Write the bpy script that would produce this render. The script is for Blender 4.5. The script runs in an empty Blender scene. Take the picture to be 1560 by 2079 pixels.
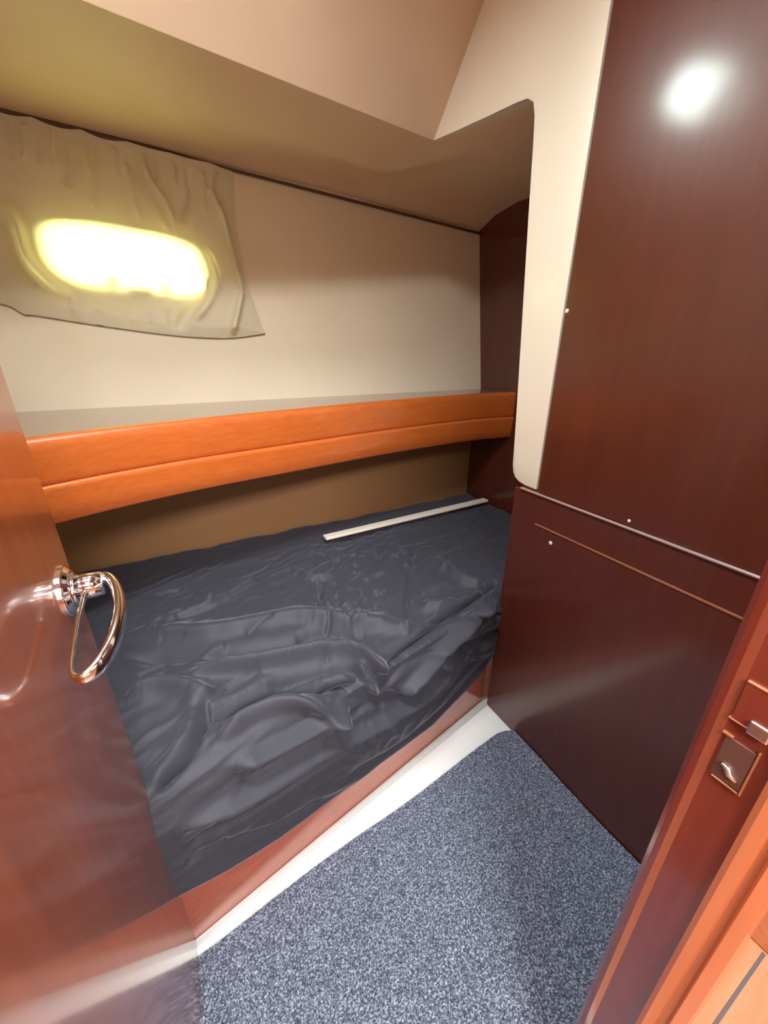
import bpy, bmesh, math, random
from mathutils import Vector, noise
random.seed(4)
SC = bpy.context.scene
COL = SC.collection

# ---------------------------------------------------------------- camera
FPX, PITCH, YAW, CAMZ = 808.0, math.radians(22.3), math.radians(28.3), 1.45
cam_d = bpy.data.cameras.new('camera')
cam_d.sensor_fit = 'VERTICAL'
cam_d.sensor_height = 36.0
cam_d.lens = 36.0 * FPX / 2079.0
cam_d.clip_start = 0.01
cam = bpy.data.objects.new('camera', cam_d)
COL.objects.link(cam)
cam.location = (0, 0, CAMZ)
cam.rotation_euler = (math.pi / 2 - PITCH, 0, -YAW)
SC.camera = cam

# ---------------------------------------------------------------- world, light, exposure
w = bpy.data.worlds.new('world'); SC.world = w; w.use_nodes = True
w.node_tree.nodes['Background'].inputs[0].default_value = (0.85, 0.93, 1.0, 1)
w.node_tree.nodes['Background'].inputs[1].default_value = 0.4
vs = SC.view_settings
vs.view_transform = 'Standard'; vs.look = 'None'; vs.gamma = 1.0; vs.exposure = 0.76
vs.use_curve_mapping = False


def area(name, loc, target, sx, sy, power, color):
    l = bpy.data.lights.new(name, 'AREA'); l.shape = 'RECTANGLE'
    l.size = sx; l.size_y = sy; l.energy = power; l.color = color
    o = bpy.data.objects.new(name, l); COL.objects.link(o)
    o.location = loc
    o.rotation_euler = (Vector(target) - Vector(loc)).to_track_quat('-Z', 'Y').to_euler()
    return o


# daylight down the open companionway behind the camera
area('companionway_daylight', (0.0, -1.0, 2.36), (0.2, 1.0, 0.6), 0.7, 0.5, 58, (1.0, 0.98, 0.98))
# added warm fill behind the camera to lift the ceilings, no window there
area('saloon_window_daylight', (0.1, -2.35, 1.55), (0.2, 0.5, 1.75), 2.4, 0.4, 10, (1.0, 0.88, 0.70))
# daylight through the deck hatch in the roof of the raised recess
area('deck_hatch_daylight', (0.10, 0.48, 2.60), (0.12, 0.70, 1.0), 0.46, 0.36, 29, (0.95, 0.98, 1.0))
# the saloon's own daylight on its floor
area('saloon_daylight', (1.3, -0.75, 2.3), (1.1, -0.3, 0), 0.8, 0.8, 10, (1.0, 0.95, 0.9))
# daylight outside the curtained hull window and outside the portlight
area('hull_window_daylight', (-0.02, 2.32, 1.80), (-0.02, 1.9, 1.76), 0.9, 0.5, 25, (1.0, 1.0, 0.96))
area('portlight_daylight', (0.10, 1.235, 2.38), (0.10, 1.10, 2.28), 0.50, 0.32, 13, (0.86, 1.0, 0.97))


# ---------------------------------------------------------------- materials
def mat(name, color, rough=0.5, coat=0.0, coat_rough=0.1, metal=0.0, spec=0.5):
    m = bpy.data.materials.new(name); m.use_nodes = True
    b = m.node_tree.nodes['Principled BSDF']
    b.inputs['Base Color'].default_value = (*color, 1)
    b.inputs['Roughness'].default_value = rough
    b.inputs['Metallic'].default_value = metal
    b.inputs['Coat Weight'].default_value = coat
    b.inputs['Coat Roughness'].default_value = coat_rough
    b.inputs['Specular IOR Level'].default_value = spec
    return m


def noise_color(m, c1, c2, scale=(1, 1, 1), nscale=8.0, detail=6, lo=0.3, hi=0.7, bump=0.0, bdist=0.002, kind='noise'):
    nt = m.node_tree; N = nt.nodes; L = nt.links
    tc = N.new('ShaderNodeTexCoord'); mp = N.new('ShaderNodeMapping'); mp.inputs['Scale'].default_value = scale
    L.new(tc.outputs['Object'], mp.inputs[0])
    if kind == 'noise':
        t = N.new('ShaderNodeTexNoise'); t.inputs['Scale'].default_value = nscale; t.inputs['Detail'].default_value = detail
        fac = t.outputs['Fac']
    else:
        t = N.new('ShaderNodeTexVoronoi'); t.inputs['Scale'].default_value = nscale
        fac = t.outputs['Color']
    L.new(mp.outputs[0], t.inputs['Vector'])
    r = N.new('ShaderNodeValToRGB'); r.color_ramp.elements[0].position = lo; r.color_ramp.elements[1].position = hi
    r.color_ramp.elements[0].color = (*c1, 1); r.color_ramp.elements[1].color = (*c2, 1)
    L.new(fac, r.inputs[0])
    b = N['Principled BSDF']; L.new(r.outputs[0], b.inputs['Base Color'])
    if bump:
        bp = N.new('ShaderNodeBump'); bp.inputs['Strength'].default_value = bump; bp.inputs['Distance'].default_value = bdist
        L.new(fac, bp.inputs['Height']); L.new(bp.outputs[0], b.inputs['Normal'])
    return m


def wood(name, dark, light, axis='z', rough=0.32, coat=0.7, cr=0.12):
    m = mat(name, light, rough, coat, cr)
    s = {'x': (1.6, 45, 45), 'y': (22, 1.2, 22), 'z': (22, 22, 1.2)}[axis]
    m.node_tree.nodes['Principled BSDF'].inputs['Coat IOR'].default_value = 1.5
    noise_color(m, dark, light, s, 2.2, 5, 0.3, 0.72, 0.008, 0.001)
    return m


M = {}
M['maho_dark'] = wood('dark_mahogany', (0.080, 0.014, 0.006), (0.100, 0.018, 0.008), 'z', 0.38, 0.75, 0.15)
M['maho_door'] = wood('door_mahogany', (0.25, 0.055, 0.015), (0.32, 0.078, 0.022), 'z', 0.28, 0.9, 0.09)
M['maho_x'] = wood('shelf_mahogany', (0.50, 0.110, 0.018), (0.58, 0.140, 0.026), 'x', 0.3, 0.8, 0.10)
M['maho_jamb'] = wood('jamb_mahogany', (0.15, 0.024, 0.014), (0.19, 0.034, 0.018), 'z', 0.25, 0.9, 0.1)
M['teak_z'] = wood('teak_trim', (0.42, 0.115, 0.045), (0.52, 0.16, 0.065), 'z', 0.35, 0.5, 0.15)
M['cream'] = noise_color(mat('cream_vinyl', (0.8, 0.7, 0.53), 0.55), (0.78, 0.67, 0.51), (0.82, 0.71, 0.55), (1, 1, 1), 5, 3, 0.3, 0.7, 0.02, 0.001)
M['cream_roof'] = noise_color(mat('cream_headliner', (0.7, 0.55, 0.4), 0.5), (0.70, 0.52, 0.35), (0.74, 0.56, 0.38), (1, 1, 1), 4, 3, 0.3, 0.7, 0.02, 0.001)  # peach of the warm bounce light is put into this cream
M['cream_gloss'] = mat('cream_moulding', (0.80, 0.72, 0.60), 0.3, 0.3, 0.15)
M['tan'] = mat('tan_lining', (0.27, 0.13, 0.05), 0.6)  # cream lining, shade under the shelf put into its colour
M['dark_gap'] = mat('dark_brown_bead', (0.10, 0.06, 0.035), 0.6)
M['white_gelcoat'] = noise_color(mat('white_gelcoat', (0.8, 0.82, 0.8), 0.3, 0.4, 0.1), (0.84, 0.86, 0.84), (0.90, 0.92, 0.91), (1, 1, 1), 6, 3)
M['white_lip'] = mat('greyish_white_gelcoat', (0.66, 0.68, 0.68), 0.35, 0.3)
M['batten'] = mat('cream_batten', (0.80, 0.72, 0.62), 0.45)
M['chrome'] = mat('chrome', (0.86, 0.86, 0.88), 0.10, metal=1.0)
M['steel'] = mat('brushed_steel', (0.75, 0.72, 0.70), 0.28, metal=1.0)
M['screw'] = mat('pale_screw_cap', (0.85, 0.72, 0.66), 0.25, 0.5)
M['bead'] = wood('pale_wood_bead', (0.26, 0.085, 0.035), (0.34, 0.12, 0.055), 'y', 0.25, 0.8, 0.1)
M['ledge'] = mat('pinkish_lacquer_edge', (0.42, 0.24, 0.21), 0.25, 0.8, 0.1)
M['rubber'] = mat('dark_seam', (0.16, 0.14, 0.15), 0.7)
M['slot'] = mat('dark_recess', (0.10, 0.04, 0.03), 0.4)

# sole planks
m = mat('teak_sole', (0.8, 0.32, 0.16), 0.35, 0.4, 0.15)
noise_color(m, (0.62, 0.26, 0.13), (0.78, 0.37, 0.21), (1.5, 14, 14), 2.5, 5, 0.3, 0.7)
M['sole'] = m

# black bedsheet
m = mat('black_sheet', (0.05, 0.05, 0.065), 0.6, spec=0.3)
b = m.node_tree.nodes['Principled BSDF']
b.inputs['Sheen Weight'].default_value = 0.22
b.inputs['Sheen Roughness'].default_value = 0.4
b.inputs['Sheen Tint'].default_value = (0.8, 0.82, 1.0, 1)
noise_color(m, (0.038, 0.040, 0.053), (0.044, 0.046, 0.061), (1, 1, 1), 160, 3, 0.3, 0.7, 0.08, 0.001)
M['sheet'] = m

# carpet
m = mat('speckled_carpet', (0.2, 0.22, 0.27), 0.95, spec=0.1)
nt = m.node_tree; N = nt.nodes; L = nt.links
tc = N.new('ShaderNodeTexCoord')
v1 = N.new('ShaderNodeTexNoise'); v1.inputs['Scale'].default_value = 230; v1.inputs['Detail'].default_value = 3; v1.inputs['Roughness'].default_value = 0.85
L.new(tc.outputs['Object'], v1.inputs['Vector'])
r = N.new('ShaderNodeValToRGB')
r.color_ramp.elements[0].position = 0.40; r.color_ramp.elements[0].color = (0.035, 0.045, 0.07, 1)
r.color_ramp.elements[1].position = 0.64; r.color_ramp.elements[1].color = (0.50, 0.55, 0.66, 1)
e = r.color_ramp.elements.new(0.52); e.color = (0.13, 0.15, 0.21, 1)
L.new(v1.outputs['Fac'], r.inputs[0]); L.new(r.outputs[0], N['Principled BSDF'].inputs['Base Color'])
bp = N.new('ShaderNodeBump'); bp.inputs['Strength'].default_value = 0.6; bp.inputs['Distance'].default_value = 0.004
L.new(v1.outputs['Fac'], bp.inputs['Height']); L.new(bp.outputs[0], N['Principled BSDF'].inputs['Normal'])
M['carpet'] = m

# curtain: sheer cloth
m = bpy.data.materials.new('sheer_cloth'); m.use_nodes = True
nt = m.node_tree; N = nt.nodes; L = nt.links
N.remove(N['Principled BSDF'])
out = N['Material Output']
df = N.new('ShaderNodeBsdfDiffuse'); df.inputs[0].default_value = (0.84, 0.76, 0.64, 1)
tl = N.new('ShaderNodeBsdfTranslucent'); tl.inputs[0].default_value = (0.95, 0.95, 0.32, 1)
mx = N.new('ShaderNodeMixShader'); mx.inputs[0].default_value = 0.28
L.new(df.outputs[0], mx.inputs[1]); L.new(tl.outputs[0], mx.inputs[2]); L.new(mx.outputs[0], out.inputs[0])
M['cloth'] = m

# window pane
m = bpy.data.materials.new('clear_pane'); m.use_nodes = True
nt = m.node_tree; N = nt.nodes; L = nt.links
N.remove(N['Principled BSDF']); out = N['Material Output']
tr = N.new('ShaderNodeBsdfTransparent'); tr.inputs[0].default_value = (0.97, 1, 0.98, 1)
gl = N.new('ShaderNodeBsdfGlossy'); gl.inputs['Roughness'].default_value = 0.03
mx = N.new('ShaderNodeMixShader'); mx.inputs[0].default_value = 0.06
L.new(tr.outputs[0], mx.inputs[1]); L.new(gl.outputs[0], mx.inputs[2]); L.new(mx.outputs[0], out.inputs[0])
M['pane'] = m


# ---------------------------------------------------------------- helpers
def obj(name, bm, material, parent=None, smooth=False):
    me = bpy.data.meshes.new(name)
    bmesh.ops.recalc_face_normals(bm, faces=bm.faces)
    if smooth:
        for f in bm.faces: f.smooth = True
    bm.to_mesh(me); bm.free()
    me.materials.append(M[material])
    o = bpy.data.objects.new(name, me); COL.objects.link(o)
    if parent: o.parent = parent
    return o


def struct(o):
    o['kind'] = 'structure'; return o


def tag(o, label, cat, group=None):
    o['label'] = label; o['category'] = cat
    if group: o['group'] = group
    return o


def thing(name, label, cat, loc=(0, 0, 0), group=None):
    o = bpy.data.objects.new(name, None); COL.objects.link(o)
    o.location = loc; o.empty_display_size = 0.05
    return tag(o, label, cat, group)


def local(o, root):
    """shift mesh data so that a part built in world coordinates sits right under its moved root"""
    o.data.transform(__import__('mathutils').Matrix.Translation(-root.location)); return o


def box(bm, x0, x1, y0, y1, z0, z1, bev=0.0, seg=2):
    r = bmesh.ops.create_cube(bm, size=1)
    vs_ = r['verts']
    for v in vs_:
        v.co = Vector((x0 + (v.co.x + .5) * (x1 - x0), y0 + (v.co.y + .5) * (y1 - y0), z0 + (v.co.z + .5) * (z1 - z0)))
    if bev:
        es = list({e for v in vs_ for e in v.link_edges})
        bmesh.ops.bevel(bm, geom=es, offset=bev, segments=seg, profile=0.5, affect='EDGES')
    return bm


def B(*a, **k):
    return box(bmesh.new(), *a, **k)


def prism(pts, vec, bev=0.0, seg=2, bm=None):
    """a polygon of 3-D points extruded by vec"""
    bm = bm or bmesh.new()
    a = [bm.verts.new(p) for p in pts]; vec = Vector(vec)
    b_ = [bm.verts.new(Vector(p) + vec) for p in pts]
    n = len(pts)
    bm.faces.new(a); bm.faces.new(b_[::-1])
    for i in range(n):
        bm.faces.new((a[i], b_[i], b_[(i + 1) % n], a[(i + 1) % n]))
    if bev:
        bmesh.ops.bevel(bm, geom=list(bm.edges), offset=bev, segments=seg, profile=0.5, affect='EDGES')
    return bm


def tube(path, rad, seg=10, closed=False, bm=None, flat=1.0, up=(0, 0, 1)):
    """swept oval bar; rad may be a list; flat scales the extent along up"""
    bm = bm or bmesh.new()
    P = [Vector(p) for p in path]; n = len(P); rings = []
    rads = rad if isinstance(rad, (list, tuple)) else [rad] * n
    for i in range(n):
        if closed: t = P[(i + 1) % n] - P[i - 1]
        else: t = P[min(i + 1, n - 1)] - P[max(i - 1, 0)]
        t.normalize(); u = Vector(up); u = (u - t * u.dot(t))
        if u.length < 1e-3: u = Vector((1, 0, 0)) - t * t.x
        u.normalize(); s = t.cross(u)
        rings.append([bm.verts.new(P[i] + (s * math.cos(a) + u * math.sin(a) * flat) * rads[i])
                      for a in [2 * math.pi * k / seg for k in range(seg)]])
    m_ = n if closed else n - 1
    for i in range(m_):
        r0, r1 = rings[i], rings[(i + 1) % n]
        for k in range(seg):
            bm.faces.new((r0[k], r0[(k + 1) % seg], r1[(k + 1) % seg], r1[k]))
    if not closed:
        bm.faces.new(rings[0][::-1]); bm.faces.new(rings[-1])
    return bm


def spline(pts, n=8, closed=False):
    P = [Vector(p) for p in pts]; out_ = []; N_ = len(P)
    rng = range(N_) if closed else range(N_ - 1)
    for i in rng:
        g = (lambda j: P[j % N_]) if closed else (lambda j: P[max(0, min(N_ - 1, j))])
        p0, p1, p2, p3 = g(i - 1), g(i), g(i + 1), g(i + 2)
        for k in range(n):
            t = k / n
            out_.append(0.5 * ((2 * p1) + (p2 - p0) * t + (2 * p0 - 5 * p1 + 4 * p2 - p3) * t * t + (3 * p1 - p0 - 3 * p2 + p3) * t ** 3))
    if not closed: out_.append(P[-1])
    return out_


def grid(rows, thick=None, bm=None):
    """faces between rows of points; returns bm and vertex grid"""
    bm = bm or bmesh.new()
    V = [[bm.verts.new(p) for p in r_] for r_ in rows]
    for i in range(len(V) - 1):
        for j in range(len(V[0]) - 1):
            bm.faces.new((V[i][j], V[i][j + 1], V[i + 1][j + 1], V[i + 1][j]))
    if thick: solid(bm, thick)
    return bm


def solid(bm, th):
    bmesh.ops.recalc_face_normals(bm, faces=bm.faces)
    bmesh.ops.solidify(bm, geom=list(bm.faces), thickness=th)
    return bm


def holed(outer, inner, vec):
    """a slab with a hole: two loops of 3-D points, extruded by vec"""
    bm = bmesh.new(); vec = Vector(vec); loops = []
    for pts in (outer, inner):
        a = [bm.verts.new(p) for p in pts]
        b_ = [bm.verts.new(Vector(p) + vec) for p in pts]
        ea = [bm.edges.new((a[i], a[(i + 1) % len(a)])) for i in range(len(a))]
        eb = [bm.edges.new((b_[i], b_[(i + 1) % len(a)])) for i in range(len(a))]
        for i in range(len(a)):
            bm.faces.new((a[i], a[(i + 1) % len(a)], b_[(i + 1) % len(a)], b_[i]))
        loops.append((ea, eb))
    for k in (0, 1):
        bmesh.ops.triangle_fill(bm, use_beauty=True, edges=loops[0][k] + loops[1][k])
    return bm


def seg_dist(p, a, b_):
    ax, ay = a; bx, by = b_; px, py = p
    dx, dy = bx - ax, by - ay; L2 = dx * dx + dy * dy + 1e-12
    t = max(0, min(1, ((px - ax) * dx + (py - ay) * dy) / L2))
    cx, cy = ax + t * dx, ay + t * dy
    side = dx * (py - ay) - dy * (px - ax)
    return math.hypot(px - cx, py - cy), t, (1 if side >= 0 else -1)


class Folds:
    """ridges and creases along polylines in a cloth's own two coordinates"""
    def __init__(s, gain=1.0): s.f = []; s.gain = gain

    def add(s, pts, h, wd, skew=0.0):
        pts = [(p[0], p[1]) for p in spline([(a, b_, 0) for a, b_ in pts], 4)]
        xs = [p[0] for p in pts]; ys = [p[1] for p in pts]
        s.f.append((pts, h, wd, skew, min(xs) - 3 * wd, max(xs) + 3 * wd, min(ys) - 3 * wd, max(ys) + 3 * wd))

    def at(s, u, v):
        tot = 0
        for pts, h, wd, skew, x0, x1, y0, y1 in s.f:
            if u < x0 or u > x1 or v < y0 or v > y1: continue
            best = None; n = len(pts) - 1
            for i in range(n):
                d, t, sd = seg_dist((u, v), pts[i], pts[i + 1])
                if best is None or d < best[0]: best = (d, (i + t) / n, sd)
            d, q, sd = best
            ww = wd * (1 + skew * sd)
            tot += h * math.exp(-(d / ww) ** (2 if h > 0 else 1.4)) * min(1, 6 * q + 0.15, 6 * (1 - q) + 0.15)
        return tot * s.gain


# ================================================================= SETTING
XW = 1.015      # inner face of the right-hand bulkhead
DX = -0.178     # room-side face of the open door


def hull_y(x, z):                     # the flared hull side above the shelf
    return 1.885 - 0.045 * x + 0.15 * (z - 1.24)


def hull_top(x):
    return 2.128 - 0.078 * x


def bed_front_y(x):
    return 0.746 + 0.201 * x


# floors
struct(obj('floor', B(-0.9, 1.75, 0.05, 1.1, -0.05, 0.0), 'white_gelcoat'))
bm = bmesh.new(); box(bm, -2.2, 2.6, -2.4, 0.05, -0.05, -0.001)
struct(obj('floor_saloon', bm, 'sole'))

# hull side with the window opening
WC = [(85, 480)]
win = []
cx_, cz_, hw, hh = -0.015, 1.748, 0.255, 0.104
for i in range(40):
    a = 2 * math.pi * i / 40
    ca, sa = math.cos(a), math.sin(a)
    e = 0.55
    lx = math.copysign(abs(ca) ** e, ca) * hw; lz = math.copysign(abs(sa) ** e, sa) * hh
    x = cx_ + lx; z = cz_ + lz - 0.06 * lx
    win.append(Vector((x, hull_y(x, z), z)))
outer = [Vector((x, hull_y(x, z), z)) for x, z in ((-0.8, 1.2), (1.66, 1.2), (1.66, hull_top(1.66) + .03), (-0.8, hull_top(-0.8) + .03))]
struct(obj('wall_hull_side', holed(outer, win, (0, 0.045, 0)), 'cream'))
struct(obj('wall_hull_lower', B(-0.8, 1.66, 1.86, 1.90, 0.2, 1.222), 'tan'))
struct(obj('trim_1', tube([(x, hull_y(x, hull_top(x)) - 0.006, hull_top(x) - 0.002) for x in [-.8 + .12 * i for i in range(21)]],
                          [0.011 if x < 4 else (0.012 if x < 9 else 0.006) for x in range(21)], 8), 'dark_gap', smooth=True))  # dark strip added for the shadow gap along the hull top
# window frame and pane
wf = thing('window_1', '', ''); del wf['label']; del wf['category']; struct(wf)
rim = [p + Vector((0, 0.002, 0)) for p in win]
obj('window_frame', tube(rim, 0.007, 8, closed=True), 'dark_gap', wf, True)
bm = bmesh.new(); bm.faces.new([bm.verts.new(p + Vector((0, 0.03, 0))) for p in win])
r_ = bmesh.ops.extrude_face_region(bm, geom=list(bm.faces))
bmesh.ops.translate(bm, verts=[v for v in r_['geom'] if isinstance(v, bmesh.types.BMVert)], vec=(0, 0.004, 0))
obj('window_pane', bm, 'pane', wf)
for lx, lz, lw, lh in ((-.085, 1.672, .011, .02), (.085, 1.662, .009, .017), (.0, 1.655, .045, .008)):
    y_ = hull_y(lx, lz)
    obj('window_latch', B(lx - lw, lx + lw, y_ - .006, y_ + .012, lz - lh, lz + lh, bev=.003), 'dark_gap', wf)

# end panel at the head of the berth, far walls
struct(obj('wall_end', B(1.60, 1.64, 0.80, 2.05, 0.0, 2.30), 'maho_dark'))
struct(obj('wall_left', B(-0.84, -0.80, 0.05, 2.2, 0.0, 2.55), 'cream'))

# low headliner over the berth
xs = [-0.85 + 0.135 * i for i in range(13)] + [.85, .90, .93, .96, .99, 1.02, 1.05, 1.15, 1.3, 1.45, 1.62]


def rec_y(x): return 1.227 + 0.153 * x


rows = []
for t, kind in ((0, 'hull'), (.12, ''), (.25, ''), (.4, 'crease'), (.55, ''), (.75, ''), (1, 'edge')):
    row = []
    for x in xs:
        xx = min(x, 1.65)
        zt = hull_top(xx); yt = hull_y(xx, zt) + .03; ye = rec_y(xx) if xx < 0.93 else max(.83, rec_y(.93) - (xx - .93) * 4.0)
        yy = yt + (ye - yt) * t
        zc = 0.012 + 0.045 * (1 / (1 + math.exp(-3 * (xx - 0.4))))      # crown of the cove
        lin = zt + (2.07 - zt) * t
        bulge = zc * math.sin(math.pi * min(1, t / .55) ** 0.8) if t < .55 else 0
        row.append(Vector((xx, yy, lin + bulge)))
    rows.append(row)
rows2 = []
for i in range(len(rows) - 1):
    for k in range(4):
        q = k / 4
        rows2.append([rows[i][j].lerp(rows[i + 1][j], q) for j in range(len(xs))])
rows2.append(rows[-1])
bm = grid(rows2)
for _ in range(2): bmesh.ops.smooth_vert(bm, verts=[v for v in bm.verts if not v.is_boundary], factor=0.5, use_axis_x=True, use_axis_y=True, use_axis_z=True)
struct(obj('ceiling_berth', bm, 'cream_roof', smooth=True))
# raised recess over the standing room: sloping far face with a portlight
SL = -0.65


def rf(x, z): return Vector((x, rec_y(x) + SL * (z - 2.07), z))


pc = (0.13, 2.285); port = []
for i in range(32):
    a = 2 * math.pi * i / 32
    ca, sa = math.cos(a), math.sin(a)
    port.append(rf(pc[0] + math.copysign(abs(ca) ** .7, ca) * .185, pc[1] + math.copysign(abs(sa) ** .7, sa) * .07))
outer = [rf(-0.85, 2.07), rf(0.925, 2.07), rf(0.985, 2.5), rf(-0.85, 2.5)]
struct(obj('ceiling_recess_slope', holed(outer, port, Vector((0, 0.026, 0.017))), 'cream_roof'))
w2 = thing('window_2', '', ''); del w2['label']; del w2['category']; struct(w2)
obj('window_frame', tube([p - Vector((0, .004, .002)) for p in port], 0.012, 8, closed=True), 'chrome', w2, True)
bm = bmesh.new(); bm.faces.new([bm.verts.new(p + Vector((0, 0.012, 0.008))) for p in port])
obj('window_pane', bm, 'pane', w2)
def rrect(cx, cy, hx, hy, z, e=.35, n=40):
    out_ = []
    for i in range(n):
        a = 2 * math.pi * i / n; ca, sa = math.cos(a), math.sin(a)
        out_.append(Vector((cx + math.copysign(abs(ca) ** e, ca) * hx, cy + math.copysign(abs(sa) ** e, sa) * hy, z)))
    return out_


hatch = rrect(.10, .48, .25, .20, 2.49)
struct(obj('ceiling', holed([(-.85, .03, 2.49), (1.06, .03, 2.49), (1.06, 1.25, 2.49), (-.85, 1.25, 2.49)], hatch, (0, 0, .04)), 'cream_roof'))
w3 = thing('window_3', '', ''); del w3['label']; del w3['category']; struct(w3)
obj('window_frame', tube(hatch, 0.012, 8, closed=True), 'cream_gloss', w3, True)
bm = bmesh.new(); bm.faces.new([bm.verts.new(p + Vector((0, 0, .02))) for p in hatch])
obj('window_pane', bm, 'pane', w3)

# cream moulded pillar that widens into the side face of the recess


def pil(y, z):
    t = max(0.0, (y - 0.955) / 0.42)
    return Vector((XW - 0.006 - 0.093 * t ** 1.25, y, z))


# lower outline of the pillar from its rounded foot up to the recess, and its upper end
low = [(.838, 1.030), (.86, 1.030), (.885, 1.031), (.912, 1.036), (.930, 1.045), (.942, 1.060), (.949, 1.085), (.957, 1.2), (.972, 1.4), (.987, 1.6),
       (1.002, 1.8), (1.012, 1.95), (1.018, 2.02), (1.026, 2.050), (1.045, 2.064), (1.075, 2.067), (1.12, 2.068), (1.17, 2.068), (1.22, 2.069),
       (1.28, 2.069), (1.33, 2.07), (1.372, 2.071)]
rows = []
for y, z0 in low:
    z1 = 2.5 if y < 1.09 else 2.5 - (y - 1.09) / .285 * .425
    n_ = 24
    rows.append([pil(y, z0 + (z1 - z0) * k / n_) for k in range(n_ + 1)])
bm = grid(rows)
r_ = bmesh.ops.extrude_face_region(bm, geom=list(bm.faces))
bmesh.ops.translate(bm, verts=[v for v in r_['geom'] if isinstance(v, bmesh.types.BMVert)], vec=(0.035, 0, 0))
po = struct(obj('trim_pillar', bm, 'cream_gloss', smooth=True))
for p_ in po.data.polygons: p_.use_smooth = abs(p_.normal.x) > .9
md = po.modifiers.new('bevel', 'BEVEL'); md.width = 0.004; md.segments = 3; md.limit_method = 'ANGLE'; md.angle_limit = math.radians(60)

# bulkhead with the doorway (camera stands in it)
JX = 0.46
bm = bmesh.new()
box(bm, JX + .012, 1.9, 0.040, 0.105, 0.0, 2.53)
box(bm, -0.9, -0.235, 0.040, 0.105, 0.0, 2.53)
box(bm, -0.235, JX + .012, 0.040, 0.105, 1.93, 2.53)
struct(obj('wall_door_side', bm, 'maho_dark'))
# saloon shell behind the camera
bm = bmesh.new()
box(bm, -2.2, 2.6, -2.44, -2.4, 0, 2.5); box(bm, -2.24, -2.2, -2.44, 0.05, 0, 2.5); box(bm, 2.6, 2.64, -2.44, 0.06, 0, 2.5)
box(bm, 1.9, 2.64, 0.04, 0.08, 0, 2.5); box(bm, -2.24, -0.9, 0.04, 0.08, 0, 2.5)
struct(obj('wall_saloon', bm, 'cream'))
struct(obj('ceiling_saloon', B(-2.24, 2.64, -2.44, 0.05, 2.46, 2.5), 'cream_roof'))

# door post with its rounded front edge, and the saloon-side architrave, saloon light put into its lighter colour
post = bmesh.new()
ys = [(JX + .03, 0.118), (JX + .012, 0.1185), (JX + .004, 0.1165), (JX, 0.111), (JX - .001, 0.104), (JX + .001, 0.096), (JX + 0.001, 0.052), (JX + .03, 0.052)]
prism([(x, y, 0.0) for x, y in ys], (0, 0, 1.93), bm=post)
struct(obj('trim_2', post, 'maho_jamb'))
arch = bmesh.new()
ys = [(JX + .05, 0.0515), (JX - .004, 0.0515), (JX - .006, 0.046), (JX - .004, 0.036), (JX + .003, 0.033), (JX + .004, 0.028), (JX - .001, 0.024), (JX + .004, 0.012), (JX + .05, 0.010)]
prism([(x, y, 0.0) for x, y in ys], (0, 0, 1.98), bm=arch)
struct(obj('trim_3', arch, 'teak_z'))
struct(obj('trim_4', B(-0.25, JX + .05, 0.012, 0.1, 1.89, 1.93, bev=.003), 'teak_z'))

# ================================================================= RIGHT-HAND BULKHEAD
wr = thing('wall_panel', 'dark mahogany lower wall panel with routed bead, right of the carpet', 'panel', (XW, 0.5, 0))
local(obj('panel', B(XW, XW + .03, 0.10, 0.932, 0.0, 1.012, bev=.003), 'maho_dark', wr), wr)
bd = bmesh.new(); box(bd, XW - .003, XW + .004, 0.12, 0.826, 0.909, 0.915, bev=.0015)
local(obj('bead', bd, 'bead', wr), wr)['label'] = 'pale orange bead'


def screw(root, y, z, rr, x=XW):
    bm = bmesh.new()
    bmesh.ops.create_uvsphere(bm, u_segments=16, v_segments=8, radius=rr)
    for v in bm.verts: v.co = Vector((x + v.co.x * .5, y + v.co.y, z + v.co.z))
    o = local(obj('screw_cap', bm, 'screw', root, True), root); o['label'] = 'pale round screw cap'


screw(wr, 0.755, 0.872, 0.0068)
wu = thing('wall_panel', 'tall glossy dark mahogany upper wall panel beside the cream pillar', 'panel', (XW, 0.5, 1.02))
local(obj('panel', B(XW - .004, XW + .03, 0.245, 0.835, 1.022, 2.49, bev=.003), 'maho_dark', wu), wu)
screw(wu, 0.828, 1.545, 0.006, XW - .004)
screw(wu, 0.533, 1.036, 0.0045, XW - .004)
lg = obj('moulding', B(XW - .007, XW + .02, 0.12, 0.905, 1.012, 1.019, bev=.003, seg=3), 'ledge')
tag(lg, 'thin pinkish lacquered moulding between the upper and lower dark wall panels', 'moulding')
cp = obj('corner_post', B(XW - .012, XW + .03, 0.12, 0.238, 1.022, 2.49, bev=.012, seg=3), 'cream_gloss')
tag(cp, 'pale corner post at the right end of the tall dark wall panel', 'post')

# ================================================================= DOOR
door = thing('door_1', '', ''); del door['label']; del door['category']; struct(door)
door.location = (DX - .016, 0.13, 0)
dm = bmesh.new(); box(dm, DX - .034, DX, 0.128, 0.727, 0.012, 1.90, bev=.006, seg=3)
local(obj('door_leaf', dm, 'maho_door', door), door)
# chrome rosette, neck and looped lever
hy, hz = 0.668, 1.117
hd = bmesh.new()


def disc(bm, x0, x1, y, z, r0, r1, n=32):
    a = [bm.verts.new((x0, y + r0 * math.cos(2 * math.pi * k / n), z + r0 * math.sin(2 * math.pi * k / n))) for k in range(n)]
    b_ = [bm.verts.new((x1, y + r1 * math.cos(2 * math.pi * k / n), z + r1 * math.sin(2 * math.pi * k / n))) for k in range(n)]
    for k in range(n): bm.faces.new((a[k], a[(k + 1) % n], b_[(k + 1) % n], b_[k]))
    bm.faces.new(a); bm.faces.new(b_[::-1])


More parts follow.
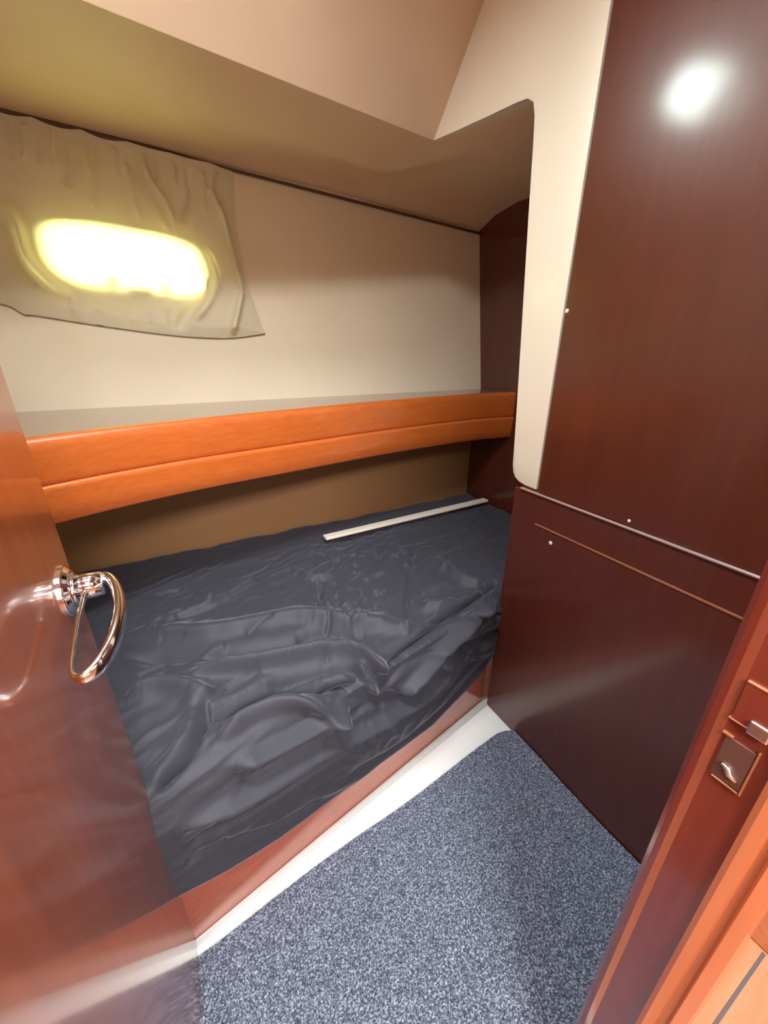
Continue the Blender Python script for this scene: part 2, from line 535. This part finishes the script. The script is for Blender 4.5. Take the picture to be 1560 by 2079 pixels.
disc(hd, DX - .001, DX + .004, hy, hz, .039, .039)
disc(hd, DX + .004, DX + .010, hy, hz, .036, .029)
disc(hd, DX + .010, DX + .014, hy, hz, .024, .024)
h = local(obj('door_handle', hd, 'chrome', door, False), door); h['label'] = 'chrome lever handle'
md = h.modifiers.new('bevel', 'BEVEL'); md.width = 0.0012; md.segments = 2; md.limit_method = 'ANGLE'


def lever_pt(x, y): return Vector((x, y, 1.118 - 0.18 * (hy - y)))


loop = spline([lever_pt(DX + .026, .650), lever_pt(DX + .038, .676), lever_pt(DX + .054, .672), lever_pt(DX + .066, .636), lever_pt(DX + .070, .590), lever_pt(DX + .064, .540),
               lever_pt(DX + .052, .506), lever_pt(DX + .038, .492), lever_pt(DX + .028, .494), lever_pt(DX + .022, .510), lever_pt(DX + .021, .56), lever_pt(DX + .022, .61)], 8, True)
nl = len(loop)
rads = [0.0034 + 0.0050 * max(0, math.sin(math.pi * min(1, i / (nl * .68)))) for i in range(nl)]
lv = tube(loop, rads, 12, closed=True, flat=1.7)
disc(lv, DX + .012, DX + .046, hy, hz, .0205, .018, 24)
h2 = obj('lever', lv, 'chrome', h, True); h2.data.transform(__import__('mathutils').Matrix.Translation(-door.location))

# strike plate in the post
sp = thing('strike_plate', 'steel lock strike plate let into the reddish door post', 'lock', (JX, 0.08, 1.02))


def jp(name, y0, y1, z0, z1, m_, t=.0015, bev=.0006, lab=None):
    o = local(obj(name, B(JX - t, JX + .003, y0, y1, z0, z1, bev=bev), m_, sp), sp)
    if lab: o['label'] = lab
    return o


jp('plate', 0.064, 0.094, 1.098, 1.146, 'maho_jamb', .0025)
jp('plate_edge', 0.064, 0.094, 1.146, 1.148, 'bead', .003)
jp('plate_edge', 0.072, 0.096, 1.096, 1.098, 'bead', .003)
jp('latch_bolt', 0.062, 0.080, 1.094, 1.110, 'steel', .006, .002, 'bright steel latch bolt')
jp('recess_plate', 0.066, 0.092, 1.018, 1.074, 'slot', .0012)
jp('recess_lip', 0.0635, 0.0655, 1.014, 1.078, 'bead', .002)
jp('recess_lip', 0.066, 0.090, 1.0145, 1.0165, 'bead', .002)
jp('recess_lip', 0.086, 0.096, 1.074, 1.077, 'bead', .002)
bm = tube([(JX - .003, .086, 1.040), (JX - .003, .080, 1.038), (JX - .003, .077, 1.032), (JX - .003, .070, 1.030)], [.002, .0032, .0032, .002], 8)
local(obj('screw', bm, 'steel', sp, True), sp)['label'] = 'bright steel screw'

# ================================================================= BERTH
base = thing('berth', 'varnished mahogany berth base under the black sheet, behind the white strip', 'bed', (0.4, 1.0, 0))
fb = prism([(-0.79, bed_front_y(-0.79), 0.0), (1.595, bed_front_y(1.595), 0.0), (1.595, bed_front_y(1.595) + .022, 0.0), (-0.79, bed_front_y(-0.79) + .022, 0.0)], (0, 0, 0.30), bev=.002)
M['maho_bed'] = wood('berth_mahogany', (0.36, 0.075, 0.024), (0.48, 0.11, 0.038), 'x', 0.28, 0.8, 0.12)
local(obj('front_board', fb, 'maho_bed', base), base)
local(obj('deck_board', B(-0.79, 1.595, 1.10, 1.855, 0.27, 0.295), 'maho_bed', base), base)
tp = tube([(-0.79, bed_front_y(-.79) - .003, 0.285), (1.0, bed_front_y(1.0) - .003, 0.285)], 0.006, 8)
local(obj('edge_bead', tp, 'teak_z', base, True), base)['label'] = 'pale orange edge bead'

# white lip at the foot of the berth
lip = bmesh.new()
prism([(-0.19, bed_front_y(-0.19) - .001, 0), (-0.19, bed_front_y(-.19) - .001, .018), (-0.19, bed_front_y(-.19) - .006, .018), (-0.19, bed_front_y(-.19) - .012, 0)],
      (1.20, 1.20 * 0.201, 0), bm=lip)
for v in lip.verts:
    if v.co.x > .5:
        off = bed_front_y(v.co.x) - v.co.y
        v.co.y = bed_front_y(v.co.x) - off * 2.0
struct(obj('baseboard_berth', lip, 'white_lip'))

# the sheet --------------------------------------------------------
ZT = 0.585
def ray_px(x, y):
    F = Vector((math.sin(YAW) * math.cos(PITCH), math.cos(YAW) * math.cos(PITCH), -math.sin(PITCH)))
    R = Vector((math.cos(YAW), -math.sin(YAW), 0)); U = R.cross(F)
    return F + R * ((x - 780) / FPX) + U * ((1039.5 - y) / FPX)


def sheet_uv(x, y):
    """where a fold seen in the photo lies on the sheet: (along the berth, distance up and over)"""
    d = ray_px(x, y); C = Vector((0, 0, CAMZ))
    p = C + d * ((ZT - CAMZ) / d.z)
    s = p.y - bed_front_y(p.x)
    if s >= 0: return (p.x, s)
    k = (bed_front_y(0) - C.y + 0.201 * C.x) / (d.y - 0.201 * d.x)
    p = C + d * k
    return (p.x, p.z - ZT)


FO = Folds(2.7)
def fold(px, h, wd, skew=0.0): FO.add([sheet_uv(*p) for p in px], h, wd * .75, skew)


# creases (negative) and ridges (positive)
fold([(321, 1608), (352, 1575), (390, 1527), (415, 1480), (422, 1460), (419, 1429)], -.012, .013, .5)
fold([(300, 1590), (345, 1545), (385, 1490), (395, 1440), (380, 1420)], .008, .034)
fold([(431, 1464), (500, 1425), (575, 1394), (690, 1400), (765, 1412), (835, 1394), (921, 1319), (1008, 1273)], -.026, .018, .4)
fold([(440, 1500), (520, 1450), (600, 1425), (660, 1435), (690, 1430)], .016, .022)
fold([(488, 1573), (604, 1504), (673, 1464), (754, 1412)], -.018, .014, .4)
fold([(470, 1545), (560, 1500), (640, 1455), (700, 1420)], .014, .02)
fold([(385, 1694), (523, 1625), (661, 1533), (777, 1469), (881, 1406), (950, 1325)], -.022, .013, .4)
fold([(360, 1660), (500, 1590), (640, 1510), (760, 1450), (860, 1390), (935, 1310)], .014, .024)
fold([(765, 1400), (806, 1342), (892, 1273), (979, 1204), (1010, 1180)], -.020, .022, .4)
fold([(800, 1400), (850, 1345), (930, 1270), (1000, 1215)], .018, .022)
fold([(258, 1290), (431, 1290), (604, 1258), (719, 1268), (835, 1273)], .014, .045, .3)
fold([(250, 1335), (430, 1330), (560, 1315), (660, 1290)], -.014, .035)
fold([(385, 1377), (546, 1354), (690, 1325), (760, 1345), (777, 1360)], .020, .024, .3)
fold([(540, 1385), (620, 1365), (700, 1350), (740, 1390)], -.014, .018)
fold([(260, 1420), (330, 1400), (400, 1410), (430, 1425)], .014, .03)
fold([(720, 1345), (745, 1390), (770, 1405)], .012, .018)
fold([(419, 1239), (470, 1212), (523, 1181)], .011, .016)
fold([(300, 1275), (400, 1245), (440, 1225)], .010, .02)
fold([(640, 1180), (650, 1220), (655, 1250)], -.010, .022)
fold([(590, 1160), (640, 1180), (680, 1170)], .008, .02)
fold([(840, 1110), (826, 1200), (822, 1260)], -.006, .012)
fold([(820, 1110), (900, 1085), (950, 1075)], -.006, .012)
fold([(850, 1230), (930, 1225), (980, 1200)], .010, .03)
fold([(880, 1140), (940, 1180), (985, 1190)], .010, .03)
fold([(600, 1300), (640, 1285), (720, 1290)], -.010, .02)
fold([(712, 1290), (722, 1310), (740, 1310)], -.012, .012)
fold([(575, 1395), (590, 1410), (600, 1400)], -.008, .01)
fold([(700, 1560), (800, 1500), (900, 1420), (980, 1330)], -.010, .014)
fold([(640, 1600), (760, 1545), (880, 1450)], .010, .018)
fold([(450, 1700), (560, 1660), (640, 1610)], -.010, .014)
fold([(370, 1730), (460, 1690)], -.008, .012)
random.seed(11)
for i in range(46):                         # the crinkled patch in the middle of the sheet
    x, y = random.uniform(630, 830), random.uniform(1115, 1262)
    a = random.uniform(0, math.pi); l = random.uniform(10, 30)
    fold([(x, y), (x + l * .5 * math.cos(a) + 4, y + l * .5 * math.sin(a)), (x + l * math.cos(a), y + l * math.sin(a))], random.choice((-1, 1)) * random.uniform(.003, .006), random.uniform(.008, .016))
for i in range(30):
    x, y = random.uniform(260, 1000), random.uniform(1180, 1500)
    l = random.uniform(30, 90); a = random.uniform(-.5, -.05)
    fold([(x, y), (x + l * .5 * math.cos(a), y + l * .5 * math.sin(a) - 3), (x + l * math.cos(a), y + l * math.sin(a))], random.choice((-1, 1)) * random.uniform(.003, .006), random.uniform(.008, .018))

HEM = -0.292
HZ = [(-0.7, .285), (-.178, .269), (-.136, .253), (-.069, .227), (.062, .196), (.237, .187), (.348, .179), (.494, .174), (.663, .163), (.796, .193), (.911, .22), (1.0, .285), (1.7, .30)]


def hem_z(x):
    for (a, za), (b_, zb) in zip(HZ, HZ[1:]):
        if a <= x <= b_: return za + (zb - za) * (x - a) / (b_ - a)
    return .29


rows = []
nu, nv = 470, 300
RR = 0.05
x_l, x_r = -0.62, 1.588
tot = 1.22


def base_pt(x, s):
    yf = bed_front_y(x)
    if s < -RR: return Vector((x, yf - .008, ZT + s)), Vector((.2, -1, 0)).normalized()
    if s < RR:
        a = (s + RR) / (2 * RR) * math.pi / 2
        return Vector((x, yf - .008 + RR * (1 - math.cos(a)), ZT - RR + RR * math.sin(a))), Vector((.2 * math.cos(a), -math.cos(a), math.sin(a))).normalized()
    yy = yf + s
    k = max(0, min(1, (s - RR) / .7))
    return Vector((x, yy - .008, ZT + .012 * math.sin(math.pi * k))), Vector((0, 0, 1))


for i in range(nv + 1):
    row = []
    for j in range(nu + 1):
        x = x_l + (x_r - x_l) * j / nu
        smax = 1.845 - bed_front_y(x)
        hem = hem_z(x) - ZT + .004 * noise.noise(Vector((x * 9, 0, 3)))
        s = hem + (smax - hem) * i / nv
        p, n_ = base_pt(x, s)
        d = FO.at(x, s)
        d += .012 * noise.noise(Vector((x * 2.2, s * 4.5, .3))) + .005 * noise.noise(Vector((x * 6, s * 13, 2.3)))
        w_ = Vector((x * 7 + 2.5 * noise.noise(Vector((x * 3, s * 4, 9))), s * 19 - x * 4, 4.1))
        d += .009 * (1 - 2.2 * abs(noise.noise(w_))) * (.5 + noise.noise(Vector((x * 3.1, s * 3.7, 7))))
        d += .0020 * noise.noise(Vector((x * 22, s * 34, 5.3)))
        if s < -.04: d = max(d * max(.1, min(1, (s - hem) / .10)) + .020 * min(1, (-.04 - s) / .05), .003)
        # the pile lifts at the back against the hull
        back = max(0, (s - smax + .16) / .16)
        p.z += .016 * back + back * .012 * noise.noise(Vector((x * 7, 1, 1)))
        if s > smax - .12: d *= .5
        row.append(p + n_ * d)
    rows.append(row)
sh = obj('bedsheet', grid(rows), 'sheet', smooth=True)
sd = sh.modifiers.new('solid', 'SOLIDIFY'); sd.thickness = 0.003; sd.offset = -1
tag(sh, 'crumpled black sheet spread over the berth and hanging over its front', 'sheet')
# cream batten lying on the sheet
b0, b1 = Vector((0.553, 1.615, 0.622)), Vector((1.565, 1.645, 0.622))
dr = (b1 - b0).normalized(); sd_ = Vector((-dr.y, dr.x, 0)) * .021
bt = prism([b0 - sd_, b1 - sd_, b1 + sd_, b0 + sd_], (0, 0, .014), bev=.003)
tag(obj('batten', bt, 'batten'), 'long thin cream batten lying on the black sheet under the shelf', 'batten')

# ================================================================= SHELF
shf = thing('shelf', 'varnished orange mahogany shelf with a two-board front along the hull side', 'shelf', (0.6, 1.5, 1.05))
fpts = spline([(-0.62, 1.10, 0), (-0.315, 1.275, 0), (0.0, 1.385, 0), (0.355, 1.452, 0), (0.85, 1.535, 0), (1.35, 1.572, 0), (1.598, 1.545, 0)], 6)


def fascia(z0, z1, prof):
    """prof: list of (outward, height fraction) from bottom to top along the front"""
    rows = []
    for o_, hf in prof:
        r = []
        for i, p in enumerate(fpts):
            t = (fpts[min(i + 1, len(fpts) - 1)] - fpts[max(i - 1, 0)]).normalized()
            n_ = Vector((t.y, -t.x, 0))
            r.append(Vector((p.x, p.y, z0 + (z1 - z0) * hf)) + n_ * o_)
        rows.append(r)
    return grid(rows + [rows[0]])


ZS = 1.24
up = fascia(1.122, ZS + .006, [(-.03, 0), (-.002, 0), (.002, .04), (.004, .1), (.006, .75), (.004, .88), (-.002, .97), (-.012, 1.0), (-.03, .98)])
local(obj('upper_board', up, 'maho_x', shf, True), shf)
lo = fascia(1.012, 1.121, [(-.03, 0), (-.006, 0), (0, .05), (.003, .5), (.010, .86), (.010, .95), (.006, 1), (-.03, 1)])
local(obj('lower_board', lo, 'maho_x', shf, True), shf)
bm = bmesh.new()
rows = [[p + Vector((0, .02, ZS)) for p in fpts], [Vector((p.x, 1.93 - .045 * p.x, ZS)) for p in fpts]]
grid(rows, .016, bm)
M['shelf_top'] = wood('shelf_top_veneer', (0.20, 0.12, 0.08), (0.26, 0.165, 0.115), 'x', 0.25, 0.8, 0.12)
local(obj('shelf_board', bm, 'shelf_top', shf), shf)

# ================================================================= CURTAIN
CF = Folds(2.6)


def cur_xz(x, y):
    d = ray_px(x, y); C = Vector((0, 0, CAMZ)); t = 1.9 / d.y
    for _ in range(6):
        p = C + d * t; t = (hull_y(p.x, p.z) - .02) / d.y
    p = C + d * t
    return (p.x, p.z)


def cf(px, h, wd, sk=0): CF.add([cur_xz(*p) for p in px], h, wd, sk)


cf([(420, 385), (450, 440), (475, 530), (492, 590)], .018, .014, .3)
cf([(440, 385), (470, 450), (495, 530), (505, 590)], -.010, .014)
cf([(492, 590), (485, 620), (470, 680)], .014, .012)
cf([(272, 330), (290, 380), (320, 420), (345, 470)], -.012, .010)
cf([(290, 330), (305, 370), (335, 410), (355, 460)], .012, .012)
cf([(392, 370), (390, 410), (372, 460)], -.013, .011)
cf([(0, 410), (35, 450), (55, 520), (110, 580), (150, 600)], .016, .02)
cf([(0, 440), (25, 480), (45, 540), (95, 595)], -.010, .016)
cf([(155, 310), (145, 360), (140, 380)], -.010, .012)
cf([(175, 320), (185, 380), (190, 430)], .008, .014)
cf([(255, 330), (265, 380), (285, 450)], .008, .012)
cf([(150, 600), (155, 640), (160, 655)], .009, .010)
cf([(425, 560), (420, 600), (380, 640), (360, 670)], -.012, .014)
cf([(415, 500), (440, 560), (425, 610), (395, 650)], .010, .014)
cf([(448, 350), (446, 395)], -.010, .009)
for i in range(16):
    x = -10 + i * 30
    y0 = 228 + .268 * x + 8
    cf([(x, y0), (x + 4, y0 + 45 + (i * 37 % 40))], (-1) ** i * .006, .010)
for x in (200, 255, 300, 345):
    cf([(x, 630), (x + 3, 665)], -.005, .008)
# outline of the cloth (in the hull side's own x and z)
cl_bot = spline([(-0.47, 1.60, 0), (-0.405, 1.585, 0), (-0.37, 1.560, 0), (-0.34, 1.558, 0), (-0.16, 1.530, 0), (0.03, 1.505, 0), (0.17, 1.493, 0), (0.30, 1.492, 0), (0.44, 1.510, 0)], 6)
rows = []
nr, nc = 110, 150
for i in range(nr + 1):
    t = i / nr; r = []
    for j in range(nc + 1):
        u = j / nc
        k = u * (len(cl_bot) - 1); k0 = int(min(k, len(cl_bot) - 2)); pb = cl_bot[k0].lerp(cl_bot[k0 + 1], k - k0)
        xt = -0.47 + u * (0.87)
        zt = hull_top(xt) - 0.004 - .010 * abs(math.sin(u * 21)) * (.3 if u > .6 else 1)
        x = pb.x + (xt - pb.x) * t; z = pb.y + (zt - pb.y) * t
        if u > .9: x -= (u - .9) * .35 * math.sin(math.pi * t) 
        d = .021 + CF.at(x, z) + .004 * noise.noise(Vector((x * 9, z * 7, 1))) + .0012 * noise.noise(Vector((x * 40, z * 35, 2)))
        edge_ = min(1, u * 14 + .2, (1 - u) * 10 + .12, t * 12 + .25)
        d = max(.003, d) * edge_ + .003
        r.append(Vector((x, hull_y(x, z) - d, z)))
    rows.append(r)
cu = obj('curtain', grid(rows), 'cloth', smooth=True)
tag(cu, 'wrinkled sheer cream curtain pinned over the glowing oval hull window', 'curtain')
hem_pts = [Vector((p.x, hull_y(p.x, p.y) - .006, p.y)) for p in cl_bot]
ch = obj('hem_cord', tube(hem_pts, .0022, 6), 'dark_gap', cu, True)

# ================================================================= CARPET
random.seed(2)
rows = []
nx_, ny_ = 210, 150
for i in range(nx_ + 1):
    x = -0.196 + (XW - .004 + .196) * i / nx_
    far = 0.682 + (x + .146) * 0.100 + .004 * math.sin(x * 9)
    if x > .93: far -= (x - .93) ** 2 * 5
    r = []
    for j in range(ny_ + 1):
        y = 0.062 + (far - 0.062) * j / ny_
        lift = .010 * math.exp(-((x - XW) / .05) ** 2) * (.6 + .5 * math.sin(y * 11))
        r.append(Vector((x, y, .010 + lift + random.uniform(0, .003))))
    rows.append(r)
bm = grid(rows)
r_ = bmesh.ops.extrude_edge_only(bm, edges=[e for e in bm.edges if e.is_boundary])
for v in [g for g in r_['geom'] if isinstance(g, bmesh.types.BMVert)]: v.co.z = 0.001
tag(obj('carpet', bm, 'carpet', smooth=False), 'speckled grey-blue carpet on the cabin floor below the berth', 'carpet')

# saloon sole seams
seams = thing('sole_board', 'orange teak sole boards outside the doorway with a dark seam', 'floorboard', (1.2, -0.2, 0))
local(obj('plank', B(0.50, 1.115, -0.9, 0.038, -0.001, 0.006, bev=.0015), 'sole', seams), seams)
local(obj('plank', B(1.12, 2.2, -0.9, 0.038, -0.001, 0.006, bev=.0015), 'teak_z', seams), seams)
local(obj('seam', B(0.50, 1.11, -0.013, -0.006, 0.005, 0.0072), 'rubber', seams), seams)['label'] = 'dark blue-grey seam'
